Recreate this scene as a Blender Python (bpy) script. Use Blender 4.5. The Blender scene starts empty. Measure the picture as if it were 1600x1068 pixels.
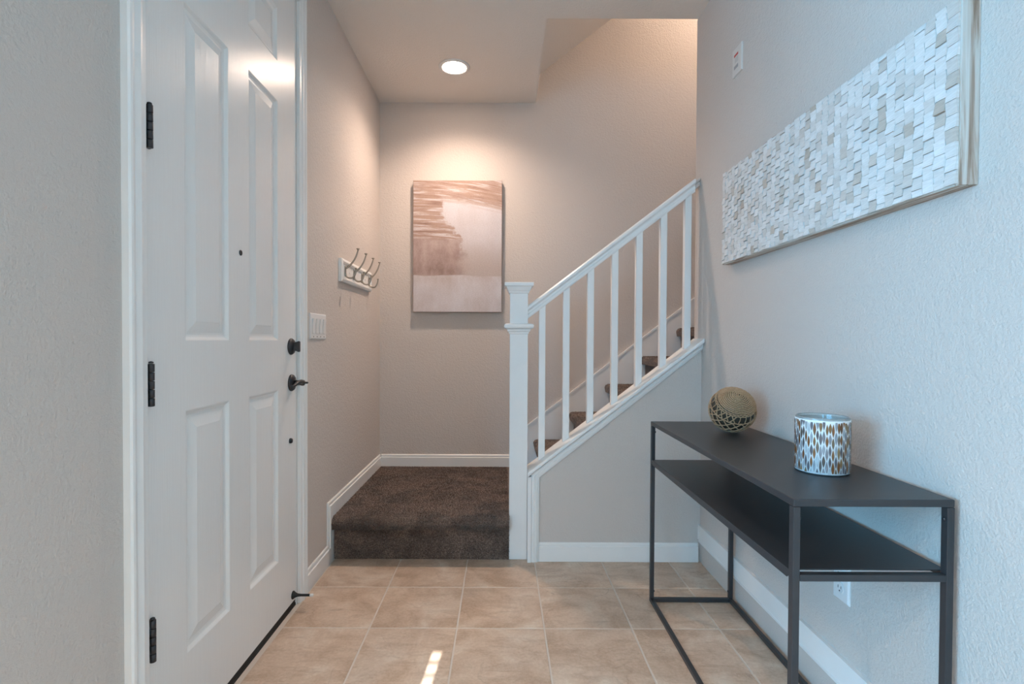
import bpy, bmesh, math, random
from mathutils import Vector, Matrix

random.seed(7)
S = bpy.context.scene
COL = S.collection
PI = math.pi

# ------------------------------------------------------------------ camera
FPX, CAMH = 829.0, 1.1015
cd = bpy.data.cameras.new('camera')
cam = bpy.data.objects.new('camera', cd)
COL.objects.link(cam)
S.camera = cam
cd.sensor_fit = 'HORIZONTAL'
cd.sensor_width = 36.0
cd.lens = 36.0 * FPX / 1600.0
cd.clip_start = 0.02
PITCH, ROLL = 0.0156, 0.0042
fw = Vector((0, math.cos(PITCH), -math.sin(PITCH)))
up0 = Vector((0, math.sin(PITCH), math.cos(PITCH)))
rt0 = Vector((1, 0, 0))
rt = rt0 * math.cos(ROLL) + up0 * math.sin(ROLL)
up = up0 * math.cos(ROLL) - rt0 * math.sin(ROLL)
cam.matrix_world = Matrix(((rt.x, up.x, -fw.x, 0), (rt.y, up.y, -fw.y, 0),
                           (rt.z, up.z, -fw.z, CAMH), (0, 0, 0, 1)))
PPX, PPY = 784.0, 531.0 + FPX * math.tan(PITCH)
cd.shift_x = (800 - PPX) / 1600.0
cd.shift_y = (PPY - 534) / 1600.0

# ------------------------------------------------------------------ world, sun, portals, exposure
SKY_COL, SKY_STR = (0.19, 0.60, 1.0), 14.2
w = bpy.data.worlds.new('world')
S.world = w
w.use_nodes = True
bg = w.node_tree.nodes['Background']
bg.inputs[0].default_value = (*SKY_COL, 1)
bg.inputs[1].default_value = SKY_STR

sd = bpy.data.lights.new('sun', 'SUN')
sun = bpy.data.objects.new('sun', sd)
COL.objects.link(sun)
SUN_EL = math.radians(20)
sdir = Vector((0.076, 1, 0)).normalized() * math.cos(SUN_EL) + Vector((0, 0, -math.sin(SUN_EL)))
sun.rotation_euler = sdir.to_track_quat('-Z', 'Y').to_euler()
sun.location = (-1.5, -8, 5)
sd.energy = 24.0
sd.color = (1.0, 0.985, 0.97)
sd.angle = math.radians(0.12)

XW, YW = -3.3, -3.6          # far left wall, rear wall of the room behind the camera
WIN1 = (-2.3, 0.25, 0.55, 2.25)   # y0 y1 z0 z1 in the far left wall
FILL_WIN = (-3.0, -1.9, 0.7, 2.2)      # x0 x1 z0 z1, window added in the rear wall for fill

def portal(name, loc, nrm, sx, sy):
    l = bpy.data.lights.new(name, 'AREA')
    l.shape = 'RECTANGLE'
    l.size, l.size_y = sx, sy
    l.cycles.is_portal = True
    o = bpy.data.objects.new(name, l)
    COL.objects.link(o)
    o.location = loc
    o.rotation_euler = Vector(nrm).to_track_quat('-Z', 'Y').to_euler()
portal('window_portal', (XW - .06, (WIN1[0] + WIN1[1]) / 2, (WIN1[2] + WIN1[3]) / 2), (1, 0, 0), WIN1[1] - WIN1[0], WIN1[3] - WIN1[2])
portal('window_portal', ((FILL_WIN[0] + FILL_WIN[1]) / 2, YW - .03, (FILL_WIN[2] + FILL_WIN[3]) / 2), (0, 1, 0), FILL_WIN[1] - FILL_WIN[0], FILL_WIN[3] - FILL_WIN[2])

S.view_settings.view_transform = 'Standard'
S.view_settings.look = 'None'
S.view_settings.gamma = 1.0
S.view_settings.use_curve_mapping = False
S.view_settings.exposure = 0.23
LAMP_COL, LAMP_STR, LAMP_W = (1.0, 0.77, 0.62), 44.0, 98.0
STAIR_LAMP_STR = 225.0
FILL_LAMP_STR, FILL_W, FILL_COL = 60.0, 222.0, (1.0, .81, .62)  # unseen lamps added behind the camera as warm fill

# ------------------------------------------------------------------ materials
class NT:
    def __init__(s, name):
        s.m = bpy.data.materials.new(name)
        s.m.use_nodes = True
        s.t = s.m.node_tree
        s.b = s.t.nodes['Principled BSDF']
    def n(s, typ, **kw):
        o = s.t.nodes.new(typ)
        for k, v in kw.items():
            if k in o.inputs.keys() if isinstance(k, str) else False:
                o.inputs[k].default_value = v
            else:
                setattr(o, k, v)
        return o
    def l(s, a, b):
        s.t.links.new(a, b)
    def coord(s, kind='Object', scale=None, loc=None):
        c = s.n('ShaderNodeTexCoord').outputs[kind]
        if scale is None and loc is None:
            return c
        mp = s.n('ShaderNodeMapping')
        if scale: mp.inputs['Scale'].default_value = scale
        if loc: mp.inputs['Location'].default_value = loc
        s.l(c, mp.inputs['Vector'])
        return mp.outputs[0]
    def noise(s, vec, scale, detail=2, rough=.5, dist=0):
        o = s.n('ShaderNodeTexNoise')
        o.inputs['Scale'].default_value = scale
        o.inputs['Detail'].default_value = detail
        o.inputs['Roughness'].default_value = rough
        o.inputs['Distortion'].default_value = dist
        if vec is not None: s.l(vec, o.inputs['Vector'])
        return o.outputs['Fac']
    def ramp(s, fac, stops, interp='LINEAR'):
        o = s.n('ShaderNodeValToRGB')
        o.color_ramp.interpolation = interp
        e = o.color_ramp.elements
        while len(e) < len(stops): e.new(0.5)
        for i, (p, c) in enumerate(stops):
            e[i].position = p
            e[i].color = (*c, 1) if len(c) == 3 else c
        s.l(fac, o.inputs[0])
        return o.outputs[0]
    def mix(s, fac, a, b, mode='MIX'):
        o = s.n('ShaderNodeMix', data_type='RGBA', blend_type=mode)
        for v, i in ((fac, 0), (a, 6), (b, 7)):
            if isinstance(v, (int, float)): o.inputs[i].default_value = v
            elif isinstance(v, tuple): o.inputs[i].default_value = (*v, 1)
            else: s.l(v, o.inputs[i])
        return o.outputs[2]
    def math(s, op, a, b=None, clamp=False):
        o = s.n('ShaderNodeMath', operation=op, use_clamp=clamp)
        for v, i in ((a, 0), (b, 1)):
            if v is None: continue
            if isinstance(v, (int, float)): o.inputs[i].default_value = v
            else: s.l(v, o.inputs[i])
        return o.outputs[0]
    def bump(s, h, strength, dist):
        o = s.n('ShaderNodeBump')
        o.inputs['Strength'].default_value = strength
        o.inputs['Distance'].default_value = dist
        s.l(h, o.inputs['Height'])
        s.l(o.outputs[0], s.b.inputs['Normal'])
    def base(s, c):
        if isinstance(c, tuple): s.b.inputs['Base Color'].default_value = (*c, 1)
        else: s.l(c, s.b.inputs['Base Color'])
    def rough(s, r): s.b.inputs['Roughness'].default_value = r

def plain(name, c, rough=.5, metal=0.0, spec=.5):
    m = NT(name)
    # a faint tonal variation keeps every surface procedural
    v = m.noise(m.coord(), 9, 2)
    m.base(m.mix(v, tuple(x * .96 for x in c), tuple(min(1, x * 1.04) for x in c)))
    m.rough(rough)
    m.b.inputs['Metallic'].default_value = metal
    m.b.inputs['Specular IOR Level'].default_value = spec
    return m.m

def wall_paint(name, c):
    m = NT(name)
    v = m.coord()
    m.base(m.mix(m.noise(v, 1.5, 2), tuple(x * .985 for x in c), tuple(x * 1.015 for x in c)))
    m.rough(.62)
    m.b.inputs['Specular IOR Level'].default_value = .3
    h = m.math('ADD', m.noise(v, 150, 3, .55), m.math('MULTIPLY', m.noise(v, 62, 2), .8))
    m.bump(h, .5, .0052)
    return m.m

M = {}
WALL_C = (0.635, 0.575, 0.53)
M['wall'] = wall_paint('wall_paint_greige', WALL_C)
M['ceiling'] = wall_paint('ceiling_paint', (0.80, 0.75, 0.70))
M['white'] = plain('white_trim_paint', (0.86, 0.85, 0.83), .32)
M['black'] = plain('black_hardware', (0.022, 0.022, 0.026), .38)
M['rubber'] = plain('black_rubber', (0.015, 0.014, 0.013), .7)
M['tip'] = plain('white_rubber_tip', (0.78, 0.77, 0.75), .5)
M['plastic'] = plain('white_plastic', (0.80, 0.79, 0.78), .3)
M['platewhite'] = plain('warm_white_plate', (0.70, 0.66, 0.62), .45)
M['slot'] = plain('dark_slot', (0.08, 0.08, 0.08), .6)
M['red'] = plain('red_print', (0.55, 0.07, 0.06), .5)
M['greyprint'] = plain('grey_print', (0.36, 0.35, 0.35), .5)
M['paleprint'] = plain('pale_grey_print', (0.58, 0.56, 0.53), .5)
M['nickel'] = plain('brushed_nickel', (0.40, 0.36, 0.31), .33, 1.0)
M['screw'] = plain('steel_screw', (0.5, 0.5, 0.5), .35, 1.0)

def door_paint():
    m = NT('embossed_white_door_paint')
    v = m.coord('Object', (70, 70, 3.0))
    m.base(m.mix(m.noise(v, 2, 2), (.83, .82, .80), (.86, .85, .83)))
    m.rough(.27)
    m.bump(m.noise(v, 2.2, 4, .6), .25, .0018)
    return m.m
M['door'] = door_paint()

def table_metal():
    m = NT('matte_black_table_metal')
    v = m.coord()
    m.base(m.mix(m.noise(v, 40, 3), (.028, .028, .031), (.038, .038, .041)))
    m.rough(.38)
    m.bump(m.noise(v, 900, 2), .08, .0004)
    return m.m
M['table'] = table_metal()

def tile_mat():
    m = NT('tan_stone_look_tile')
    oi = m.n('ShaderNodeObjectInfo')
    sc = m.n('ShaderNodeVectorMath', operation='SCALE')
    m.l(oi.outputs['Location'], sc.inputs[0])
    sc.inputs['Scale'].default_value = 3.7
    ad = m.n('ShaderNodeVectorMath', operation='ADD')
    m.l(m.coord(), ad.inputs[0]); m.l(sc.outputs[0], ad.inputs[1])
    v = ad.outputs[0]
    big = m.noise(v, 5.5, 6, .62, .6)
    c1 = m.ramp(big, [(.36, (.40, .265, .175)), (.46, (.56, .405, .295)), (.55, (.65, .50, .385)), (.66, (.74, .63, .52))])
    # streaks
    st = m.n('ShaderNodeMapping'); st.inputs['Scale'].default_value = (4, 15, 4); st.inputs['Rotation'].default_value = (0, 0, .18)
    m.l(v, st.inputs[0])
    s1 = m.noise(st.outputs[0], 1.7, 5, .65, .7)
    c2 = m.mix(m.math('MULTIPLY', m.ramp(s1, [(.50, (0, 0, 0)), (.68, (1, 1, 1))]), .65), c1, (.36, .235, .155))
    # fine mottling
    f = m.noise(v, 90, 4, .7)
    c3 = m.mix(.36, c2, m.ramp(f, [(.3, (.46, .34, .24)), (.5, (.62, .475, .365)), (.7, (.76, .64, .53))]), 'MIX')
    # hairline veins
    vn = m.math('ABSOLUTE', m.math('SUBTRACT', m.noise(v, 3.4, 4, .55, 1.2), .5))
    vein = m.ramp(vn, [(0.0, (1, 1, 1)), (.011, (0, 0, 0))])
    gate = m.ramp(m.noise(v, 4.3, 1), [(.53, (0, 0, 0)), (.66, (1, 1, 1))])
    vm = m.math('MULTIPLY', m.math('MULTIPLY', vein, gate), .35)
    m.base(m.mix(vm, c3, (.24, .15, .10)))
    m.rough(.36)
    m.b.inputs['Specular IOR Level'].default_value = .45
    m.bump(m.math('ADD', f, big), .12, .0015)
    return m.m
M['tile'] = tile_mat()
M['grout'] = plain('pale_grout', (.655, .575, .505), .8)

def carpet_mat():
    m = NT('brown_carpet_pile')
    v = m.coord()
    big = m.noise(v, 7, 3, .6, .4)
    fine = m.noise(v, 170, 4, .75)
    c = m.ramp(fine, [(.30, (.050, .033, .025)), (.5, (.175, .124, .098)), (.70, (.40, .305, .255))])
    c = m.mix(1.0, c, m.ramp(big, [(.36, (.66, .65, .65)), (.6, (1.2, 1.16, 1.13))]), 'MULTIPLY')
    m.base(c)
    m.rough(.95)
    m.b.inputs['Specular IOR Level'].default_value = .1
    m.b.inputs['Sheen Weight'].default_value = .25
    m.bump(fine, .9, .006)
    return m.m
M['carpet'] = carpet_mat()

def wood_mat(name, sc):
    m = NT(name)
    v = m.coord('Object', sc)
    g = m.noise(v, 1.0, 6, .65, .5)
    c = m.ramp(g, [(.34, (.24, .155, .105)), (.45, (.40, .30, .235)), (.53, (.55, .49, .43)), (.66, (.64, .62, .585))])
    m.base(c); m.rough(.7)
    m.bump(g, .3, .002)
    return m.m
M['wood_v'] = wood_mat('whitewashed_wood_upright_grain', (60, 60, 3))
M['wood_h'] = wood_mat('whitewashed_wood_long_grain', (60, 3, 60))

PIECE_STOPS = [(0.0, (.52, .44, .37)), (.03, (.60, .545, .49)), (.10, (.65, .615, .58)), (.25, (.69, .67, .645)),
               (.45, (.745, .73, .71)), (.7, (.78, .77, .755)), (1.0, (.81, .80, .79))]
def piece_mat(name, attr):
    m = NT(name)
    if attr:
        a = m.n('ShaderNodeAttribute'); a.attribute_name = 'tone'
        fac = a.outputs['Fac']
    else:
        fac = m.n('ShaderNodeObjectInfo').outputs['Random']
    c = m.ramp(fac, PIECE_STOPS)
    v = m.coord('Object', (20, 30, 190))
    g = m.noise(v, 1.2, 4, .6)
    m.base(m.mix(1.0, c, m.ramp(g, [(.3, (.86, .85, .84)), (.6, (1, 1, 1))]), 'MULTIPLY'))
    m.rough(.55)
    m.bump(g, .3, .0012)
    return m.m
M['piece'] = piece_mat('whitewashed_mosaic_chip', False)
M['piece_far'] = piece_mat('whitewashed_mosaic_chip_far', True)

def cord_mat():
    m = NT('natural_jute_cord')
    v = m.coord()
    f = m.noise(v, 420, 3, .7)
    m.base(m.ramp(f, [(.3, (.25, .135, .065)), (.55, (.52, .33, .19)), (.75, (.72, .53, .35))]))
    m.rough(.85)
    m.bump(f, .6, .002)
    return m.m
M['cord'] = cord_mat()

def glass(name, c, tr, rough=.03):
    m = NT(name)
    v = m.noise(m.coord(), 12, 1)
    m.base(m.mix(v, tuple(x * .93 for x in c), c))
    m.rough(rough)
    m.b.inputs['Transmission Weight'].default_value = tr
    m.b.inputs['IOR'].default_value = 1.45
    return m.m
M['ballglass'] = glass('smoky_brown_glass', (.10, .085, .065), .35, .10)
M['vaseglass'] = glass('clear_vase_glass', (.86, .93, .94), .75, .12)

def mosaic_mat():
    m = NT('shell_mosaic_lozenges')
    a = m.n('ShaderNodeAttribute'); a.attribute_name = 'tone'
    c = m.ramp(a.outputs['Fac'], [(0, (.14, .055, .022)), (.18, (.25, .105, .04)), (.32, (.26, .17, .08)), (.45, (.10, .085, .09)),
                                  (.62, (.19, .175, .19)), (.82, (.32, .32, .34)), (1, (.50, .54, .57))])
    n = m.noise(m.coord('Object', (300, 300, 60)), 1.5, 3)
    m.base(m.mix(1.0, c, m.ramp(n, [(.3, (.7, .7, .7)), (.65, (1.1, 1.1, 1.1))]), 'MULTIPLY'))
    m.rough(.14)
    m.b.inputs['Metallic'].default_value = .1
    return m.m
M['mosaic'] = mosaic_mat()
M['vasegrout'] = plain('white_vase_grout', (.78, .80, .80), .45)

def paint_mat():
    # abstract brushed print, generated coordinates: x across, z up
    m = NT('abstract_blush_print')
    g = m.n('ShaderNodeTexCoord').outputs['Generated']
    sx = m.n('ShaderNodeSeparateXYZ'); m.l(g, sx.inputs[0])
    wob = m.noise(g, 7, 4, .6)
    wob2 = m.noise(g, 2.4, 3, .6)
    U = m.math('ADD', sx.outputs[0], m.math('MULTIPLY', m.math('SUBTRACT', wob, .5), .22))
    V = m.math('ADD', sx.outputs[2], m.math('MULTIPLY', m.math('SUBTRACT', wob2, .5), .05))
    Vw = m.math('ADD', sx.outputs[2], m.math('MULTIPLY', m.math('SUBTRACT', wob, .5), .10))
    def step(x, a, b):
        o = m.n('ShaderNodeMapRange', interpolation_type='SMOOTHSTEP')
        m.l(x, o.inputs[0]); o.inputs[1].default_value = a; o.inputs[2].default_value = b
        return o.outputs[0]
    # brushed streaks that arch down to the right
    arch = m.math('ADD', sx.outputs[2], m.math('MULTIPLY', m.math('POWER', sx.outputs[0], 2.0), .085))
    cb = m.n('ShaderNodeCombineXYZ')
    m.l(m.math('MULTIPLY', sx.outputs[0], 1.7), cb.inputs[0]); m.l(m.math('MULTIPLY', arch, 42), cb.inputs[2])
    streak = m.noise(cb.outputs[0], 1.0, 6, .7, .3)
    cb2 = m.n('ShaderNodeCombineXYZ')
    m.l(m.math('MULTIPLY', sx.outputs[0], 3), cb2.inputs[0]); m.l(m.math('MULTIPLY', arch, 12), cb2.inputs[2])
    band = m.noise(cb2.outputs[0], 1.0, 3, .6)
    scol = m.ramp(streak, [(.30, (.24, .135, .10)), (.44, (.44, .285, .225)), (.53, (.57, .42, .35)), (.60, (.74, .65, .61)), (.8, (.80, .74, .73))])
    scol = m.mix(m.ramp(band, [(.42, (0, 0, 0)), (.62, (.75, .75, .75))]), scol, (.53, .36, .275))
    scol = m.mix(m.math('MULTIPLY', m.ramp(streak, [(.52, (0, 0, 0)), (.60, (1, 1, 1))]), .8), scol, (.78, .71, .70))
    grain = m.noise(m.coord('Generated', (70, 70, 160)), 1.0, 4, .7)
    # blush block on the left
    bl = m.ramp(m.noise(g, 5, 5, .65), [(.34, (.36, .245, .21)), (.5, (.50, .36, .315)), (.64, (.60, .465, .415))])
    col = m.mix(step(V, .545, .565), bl, scol)
    # pale bloom
    lim = m.ramp(Vw, [(.28, (.50, .50, .50)), (.44, (.55, .55, .55)), (.55, (.545, .545, .545)), (.60, (.46, .46, .46)), (.68, (.36, .36, .36)), (.80, (.32, .32, .32))])
    rag = m.math('MULTIPLY', m.math('SUBTRACT', m.noise(m.coord('Generated', (9, 9, 38)), 1.0, 5, .7), .5), .16)
    du = m.math('SUBTRACT', m.math('ADD', U, rag), lim)
    wid = m.ramp(Vw, [(.34, (.22, .22, .22)), (.50, (.03, .03, .03))])
    edge = m.math('ADD', m.math('DIVIDE', du, wid), .3, True)
    top = m.math('SUBTRACT', 1.0, step(m.math('ADD', arch, m.math('MULTIPLY', m.math('SUBTRACT', streak, .5), .28)), .83, .89))
    bloomcol = m.mix(step(Vw, .32, .66), (.62, .52, .465), (.80, .75, .755))
    bloomcol = m.mix(m.ramp(m.noise(g, 4, 4, .6), [(.4, (0, 0, 0)), (.7, (.35, .35, .35))]), bloomcol, (.64, .545, .50))
    col = m.mix(m.math('MULTIPLY', edge, top, True), col, bloomcol)
    # lower pale field
    low = m.ramp(m.noise(g, 3.2, 5, .65), [(.35, (.60, .49, .435)), (.52, (.72, .64, .61)), (.65, (.80, .745, .735))])
    low = m.mix(m.math('MULTIPLY', step(sx.outputs[2], .30, .16), .4), low, (.80, .75, .75))
    soft = m.mix(step(U, .50, .75), (0.0, 0.0, 0.0), (.15, .15, .15))
    lm = m.math('SUBTRACT', 1.0, step(V, .272, .284))
    col = m.mix(lm, col, low)
    col = m.mix(1.0, col, m.ramp(grain, [(.3, (.86, .85, .85)), (.6, (1.04, 1.04, 1.04))]), 'MULTIPLY')
    col = m.mix(1.0, col, (.80, .82, .86), 'MULTIPLY')
    m.base(col)
    m.rough(.75)
    m.bump(grain, .15, .001)
    return m.m
M['paint'] = paint_mat()
M['canvas_side'] = plain('canvas_edge_taupe', (.30, .215, .18), .8)

def emit(name, c, s):
    m = NT(name)
    m.base((.9, .9, .9))
    m.b.inputs['Emission Color'].default_value = (*c, 1)
    m.b.inputs['Emission Strength'].default_value = s
    return m.m
M['lamp'] = emit('lit_lamp_lens', LAMP_COL, LAMP_STR)
M['fill_lamp'] = emit('added_fill_lamp_lens', FILL_COL, FILL_LAMP_STR)  # lens of the added fill lamps
M['stairlamp'] = emit('lit_stair_lamp_lens', (1.0, .77, .60), STAIR_LAMP_STR)

# ------------------------------------------------------------------ mesh builder
class MB:
    def __init__(s):
        s.v, s.f, s.sm = [], [], []
    def quad(s, pts, smooth=False):
        i = len(s.v); s.v += [tuple(p) for p in pts]
        s.f.append(tuple(range(i, i + len(pts)))); s.sm.append(smooth)
    def box(s, x0, x1, y0, y1, z0, z1):
        i = len(s.v)
        s.v += [(x, y, z) for z in (z0, z1) for y in (y0, y1) for x in (x0, x1)]
        for q in ((0, 2, 3, 1), (4, 5, 7, 6), (0, 1, 5, 4), (2, 6, 7, 3), (0, 4, 6, 2), (1, 3, 7, 5)):
            s.f.append(tuple(i + k for k in q)); s.sm.append(False)
        return s
    def cbox(s, x0, x1, y0, y1, z0, z1, b=.002):
        """box with chamfered edges"""
        bm = bmesh.new()
        r = bmesh.ops.create_cube(bm, size=1)
        for v in bm.verts:
            v.co = Vector((x0 + (v.co.x + .5) * (x1 - x0), y0 + (v.co.y + .5) * (y1 - y0), z0 + (v.co.z + .5) * (z1 - z0)))
        bmesh.ops.bevel(bm, geom=bm.edges[:], offset=b, segments=2, affect='EDGES', profile=.5)
        s.addbm(bm)
        return s
    def addbm(s, bm, smooth=False):
        i = len(s.v); bm.verts.index_update()
        s.v += [tuple(v.co) for v in bm.verts]
        for f in bm.faces:
            s.f.append(tuple(i + v.index for v in f.verts)); s.sm.append(smooth)
        bm.free()
    def rings(s, rings, closed=True, cap=True, smooth=True):
        """loft between equal-length rings of points"""
        i = len(s.v); n = len(rings[0])
        for r in rings: s.v += [tuple(p) for p in r]
        for a in range(len(rings) - 1):
            for k in range(n if closed else n - 1):
                k2 = (k + 1) % n
                s.f.append((i + a * n + k, i + a * n + k2, i + (a + 1) * n + k2, i + (a + 1) * n + k)); s.sm.append(smooth)
        if cap and closed:
            s.f.append(tuple(i + k for k in reversed(range(n)))); s.sm.append(False)
            s.f.append(tuple(i + (len(rings) - 1) * n + k for k in range(n))); s.sm.append(False)
        return s
    def tube(s, pts, r, n=8, cap=True, closed=False):
        pts = [Vector(p) for p in pts]; m = len(pts)
        rad = r if isinstance(r, (list, tuple)) else [r] * m
        rs = []; ref = None
        for k, p in enumerate(pts):
            if closed: t = pts[(k + 1) % m] - pts[k - 1]
            else: t = pts[min(k + 1, m - 1)] - pts[max(k - 1, 0)]
            t.normalize()
            if ref is None:
                ref = t.orthogonal().normalized()
            ref = (ref - t * ref.dot(t)).normalized()
            bn = t.cross(ref)
            rs.append([p + (ref * math.cos(2 * PI * j / n) + bn * math.sin(2 * PI * j / n)) * rad[k] for j in range(n)])
        if closed:
            # join the ends with the least twist
            best = min(range(n), key=lambda o: (rs[0][o] - rs[-1][0]).length)
            rs.append(rs[0][best:] + rs[0][:best]); cap = False
        return s.rings(rs, cap=cap)
    def lathe(s, c, prof, n=32, axis='Z', cap=True, smooth=True):
        c = Vector(c); rs = []
        for r, h in prof:
            ring = []
            for k in range(n):
                a = 2 * PI * k / n; u, v = r * math.cos(a), r * math.sin(a)
                d = {'Z': (u, v, h), 'X': (h, u, v), 'Y': (v, h, u)}[axis]
                ring.append(c + Vector(d))
            rs.append(ring)
        return s.rings(rs, cap=cap, smooth=smooth)
    def sqlathe(s, cx, cy, prof):
        rs = [[(cx - h, cy - h, z), (cx + h, cy - h, z), (cx + h, cy + h, z), (cx - h, cy + h, z)] for h, z in prof]
        return s.rings(rs, smooth=False)
    def prism(s, poly, axis, a0, a1):
        """polygon extruded along an axis; poly holds the two other coordinates in order"""
        def P(p, a):
            return {'X': (a, p[0], p[1]), 'Y': (p[0], a, p[1]), 'Z': (p[0], p[1], a)}[axis]
        i = len(s.v); n = len(poly)
        s.v += [P(p, a0) for p in poly] + [P(p, a1) for p in poly]
        s.f.append(tuple(i + k for k in range(n))); s.sm.append(False)
        s.f.append(tuple(i + n + k for k in reversed(range(n)))); s.sm.append(False)
        for k in range(n):
            k2 = (k + 1) % n
            s.f.append((i + k, i + n + k, i + n + k2, i + k2)); s.sm.append(False)
        return s
    def mesh(s, name, mat, origin=(0, 0, 0), attr=None):
        me = bpy.data.meshes.new(name)
        o = Vector(origin)
        me.from_pydata([tuple(Vector(v) - o) for v in s.v], [], s.f)
        me.polygons.foreach_set('use_smooth', s.sm)
        bm = bmesh.new(); bm.from_mesh(me)
        bmesh.ops.recalc_face_normals(bm, faces=bm.faces[:])
        bm.to_mesh(me); bm.free()
        me.materials.append(mat)
        me.update()
        return me
    def obj(s, name, mat, parent=None, origin=None):
        if origin is None: origin = parent['_o'] if parent is not None and '_o' in parent else (0, 0, 0)
        base = Vector(origin)
        me = s.mesh(name, mat, base)
        return link(name, me, parent, base)

def link(name, me, parent=None, world=(0, 0, 0)):
    o = bpy.data.objects.new(name, me)
    COL.objects.link(o)
    if parent is not None:
        o.parent = parent
        o.location = Vector(world) - WO[parent]
    else:
        o.location = world
    WO[o] = Vector(world)
    return o
WO = {}

def tag(o, label=None, cat=None, group=None, kind=None):
    for k, v in (('label', label), ('category', cat), ('group', group), ('kind', kind)):
        if v: o[k] = v
    return o
def thing(name, loc, label, cat, group=None):
    o = link(name, None, None, loc)
    o.empty_display_size = .1
    return tag(o, label, cat, group)
def part(mb, name, mat, parent, origin=None):
    return mb.obj(name, M[mat], parent, WO[parent] if origin is None else origin)
def struct(mb, name, mat, label, cat):
    o = mb.obj(name, M[mat])
    return tag(o, label, cat, kind='structure')

def wall_mesh(axis, a0, a1, u0, u1, z0, z1, holes=()):
    """slab with rectangular openings: axis = 'X' or 'Y' normal, u = the other horizontal axis"""
    mb = MB()
    us = sorted({u0, u1, *[h[0] for h in holes], *[h[1] for h in holes]})
    zs = sorted({z0, z1, *[h[2] for h in holes], *[h[3] for h in holes]})
    def solid(i, j):
        if i < 0 or j < 0 or i >= len(us) - 1 or j >= len(zs) - 1: return False
        cu, cz = (us[i] + us[i + 1]) / 2, (zs[j] + zs[j + 1]) / 2
        return not any(h[0] < cu < h[1] and h[2] < cz < h[3] for h in holes)
    def P(a, u, z): return (a, u, z) if axis == 'X' else (u, a, z)
    for i in range(len(us) - 1):
        for j in range(len(zs) - 1):
            if not solid(i, j): continue
            ua, ub, za, zb = us[i], us[i + 1], zs[j], zs[j + 1]
            for a in (a0, a1): mb.quad([P(a, ua, za), P(a, ub, za), P(a, ub, zb), P(a, ua, zb)])
            if not solid(i - 1, j): mb.quad([P(a0, ua, za), P(a1, ua, za), P(a1, ua, zb), P(a0, ua, zb)])
            if not solid(i + 1, j): mb.quad([P(a0, ub, za), P(a1, ub, za), P(a1, ub, zb), P(a0, ub, zb)])
            if not solid(i, j - 1): mb.quad([P(a0, ua, za), P(a1, ua, za), P(a1, ub, za), P(a0, ub, za)])
            if not solid(i, j + 1): mb.quad([P(a0, ua, zb), P(a1, ua, zb), P(a1, ub, zb), P(a0, ub, zb)])
    return mb

def weld(o):
    bm = bmesh.new(); bm.from_mesh(o.data)
    bmesh.ops.remove_doubles(bm, verts=bm.verts[:], dist=1e-5)
    bmesh.ops.recalc_face_normals(bm, faces=bm.faces[:])
    bm.to_mesh(o.data); bm.free()
    return o

def offset_path(path, d):
    """offset an open 2D polyline to its right by d with mitred corners"""
    out = []; n = len(path)
    for i in range(n):
        p = Vector(path[i])
        ds = []
        if i > 0: ds.append((p - Vector(path[i - 1])).normalized())
        if i < n - 1: ds.append((Vector(path[i + 1]) - p).normalized())
        nr = [Vector((t.y, -t.x)) for t in ds]
        if len(nr) == 1: out.append(p + nr[0] * d)
        else:
            b = (nr[0] + nr[1]).normalized()
            out.append(p + b * (d / max(.2, b.dot(nr[0]))))
    return out
def sweep(mb, path, prof, to3d):
    """prof = [(offset to the right of the path, height off the wall)], lofted as a closed ring per path vertex"""
    offs = [offset_path(path, d) for d, t in prof]
    rs = [[to3d(offs[k][i], prof[k][1]) for k in range(len(prof))] for i in range(len(path))]
    mb.rings(rs, smooth=False)
    return mb

# ------------------------------------------------------------------ key dimensions
XL, XR, YB, H = -.85, .994, 3.695, 2.74
YE = 2.741            # end of right wall / edge of ceiling over the stairs
YP = 2.634            # face of the half wall below the railing
YRISE, LZ = 2.649, .219
SL = .77              # stair slope
STX, STR, STG = .222, .1935, .2465     # first nosing, riser, going
D0, D1, DZ = 1.262, 2.194, 2.485       # door opening

# ------------------------------------------------------------------ structure: walls, floor, ceiling
o = struct(wall_mesh('X', XL - .12, XL, .86, YB, -.02, H, [(D0, D1, -.02, DZ)]), 'wall_left', 'wall',
           'textured greige wall holding the white entry door and coat hooks', 'wall'); weld(o)
o = struct(wall_mesh('Y', YB, YB + .12, XL - .12, 3.4, -.02, 5.4), 'wall_back', 'wall',
           'textured beige wall behind the landing with the abstract canvas', 'wall')
o = struct(wall_mesh('X', XR, XR + .115, YW, YE, -.02, H), 'wall_right', 'wall',
           'textured pale wall behind the black console table', 'wall'); weld(o)
def panel_z(x, d=0.0): return .753 + SL * (x - .555) + d
mb = MB()
mb.prism([(.149, -.02), (XR - .001, -.02), (XR - .001, panel_z(XR) - .002), (.149, panel_z(.149) - .002)], 'Y', YP, YE)
struct(mb, 'wall_stair_side', 'wall', 'triangular greige half wall under the sloped white stair cap', 'wall')
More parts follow.
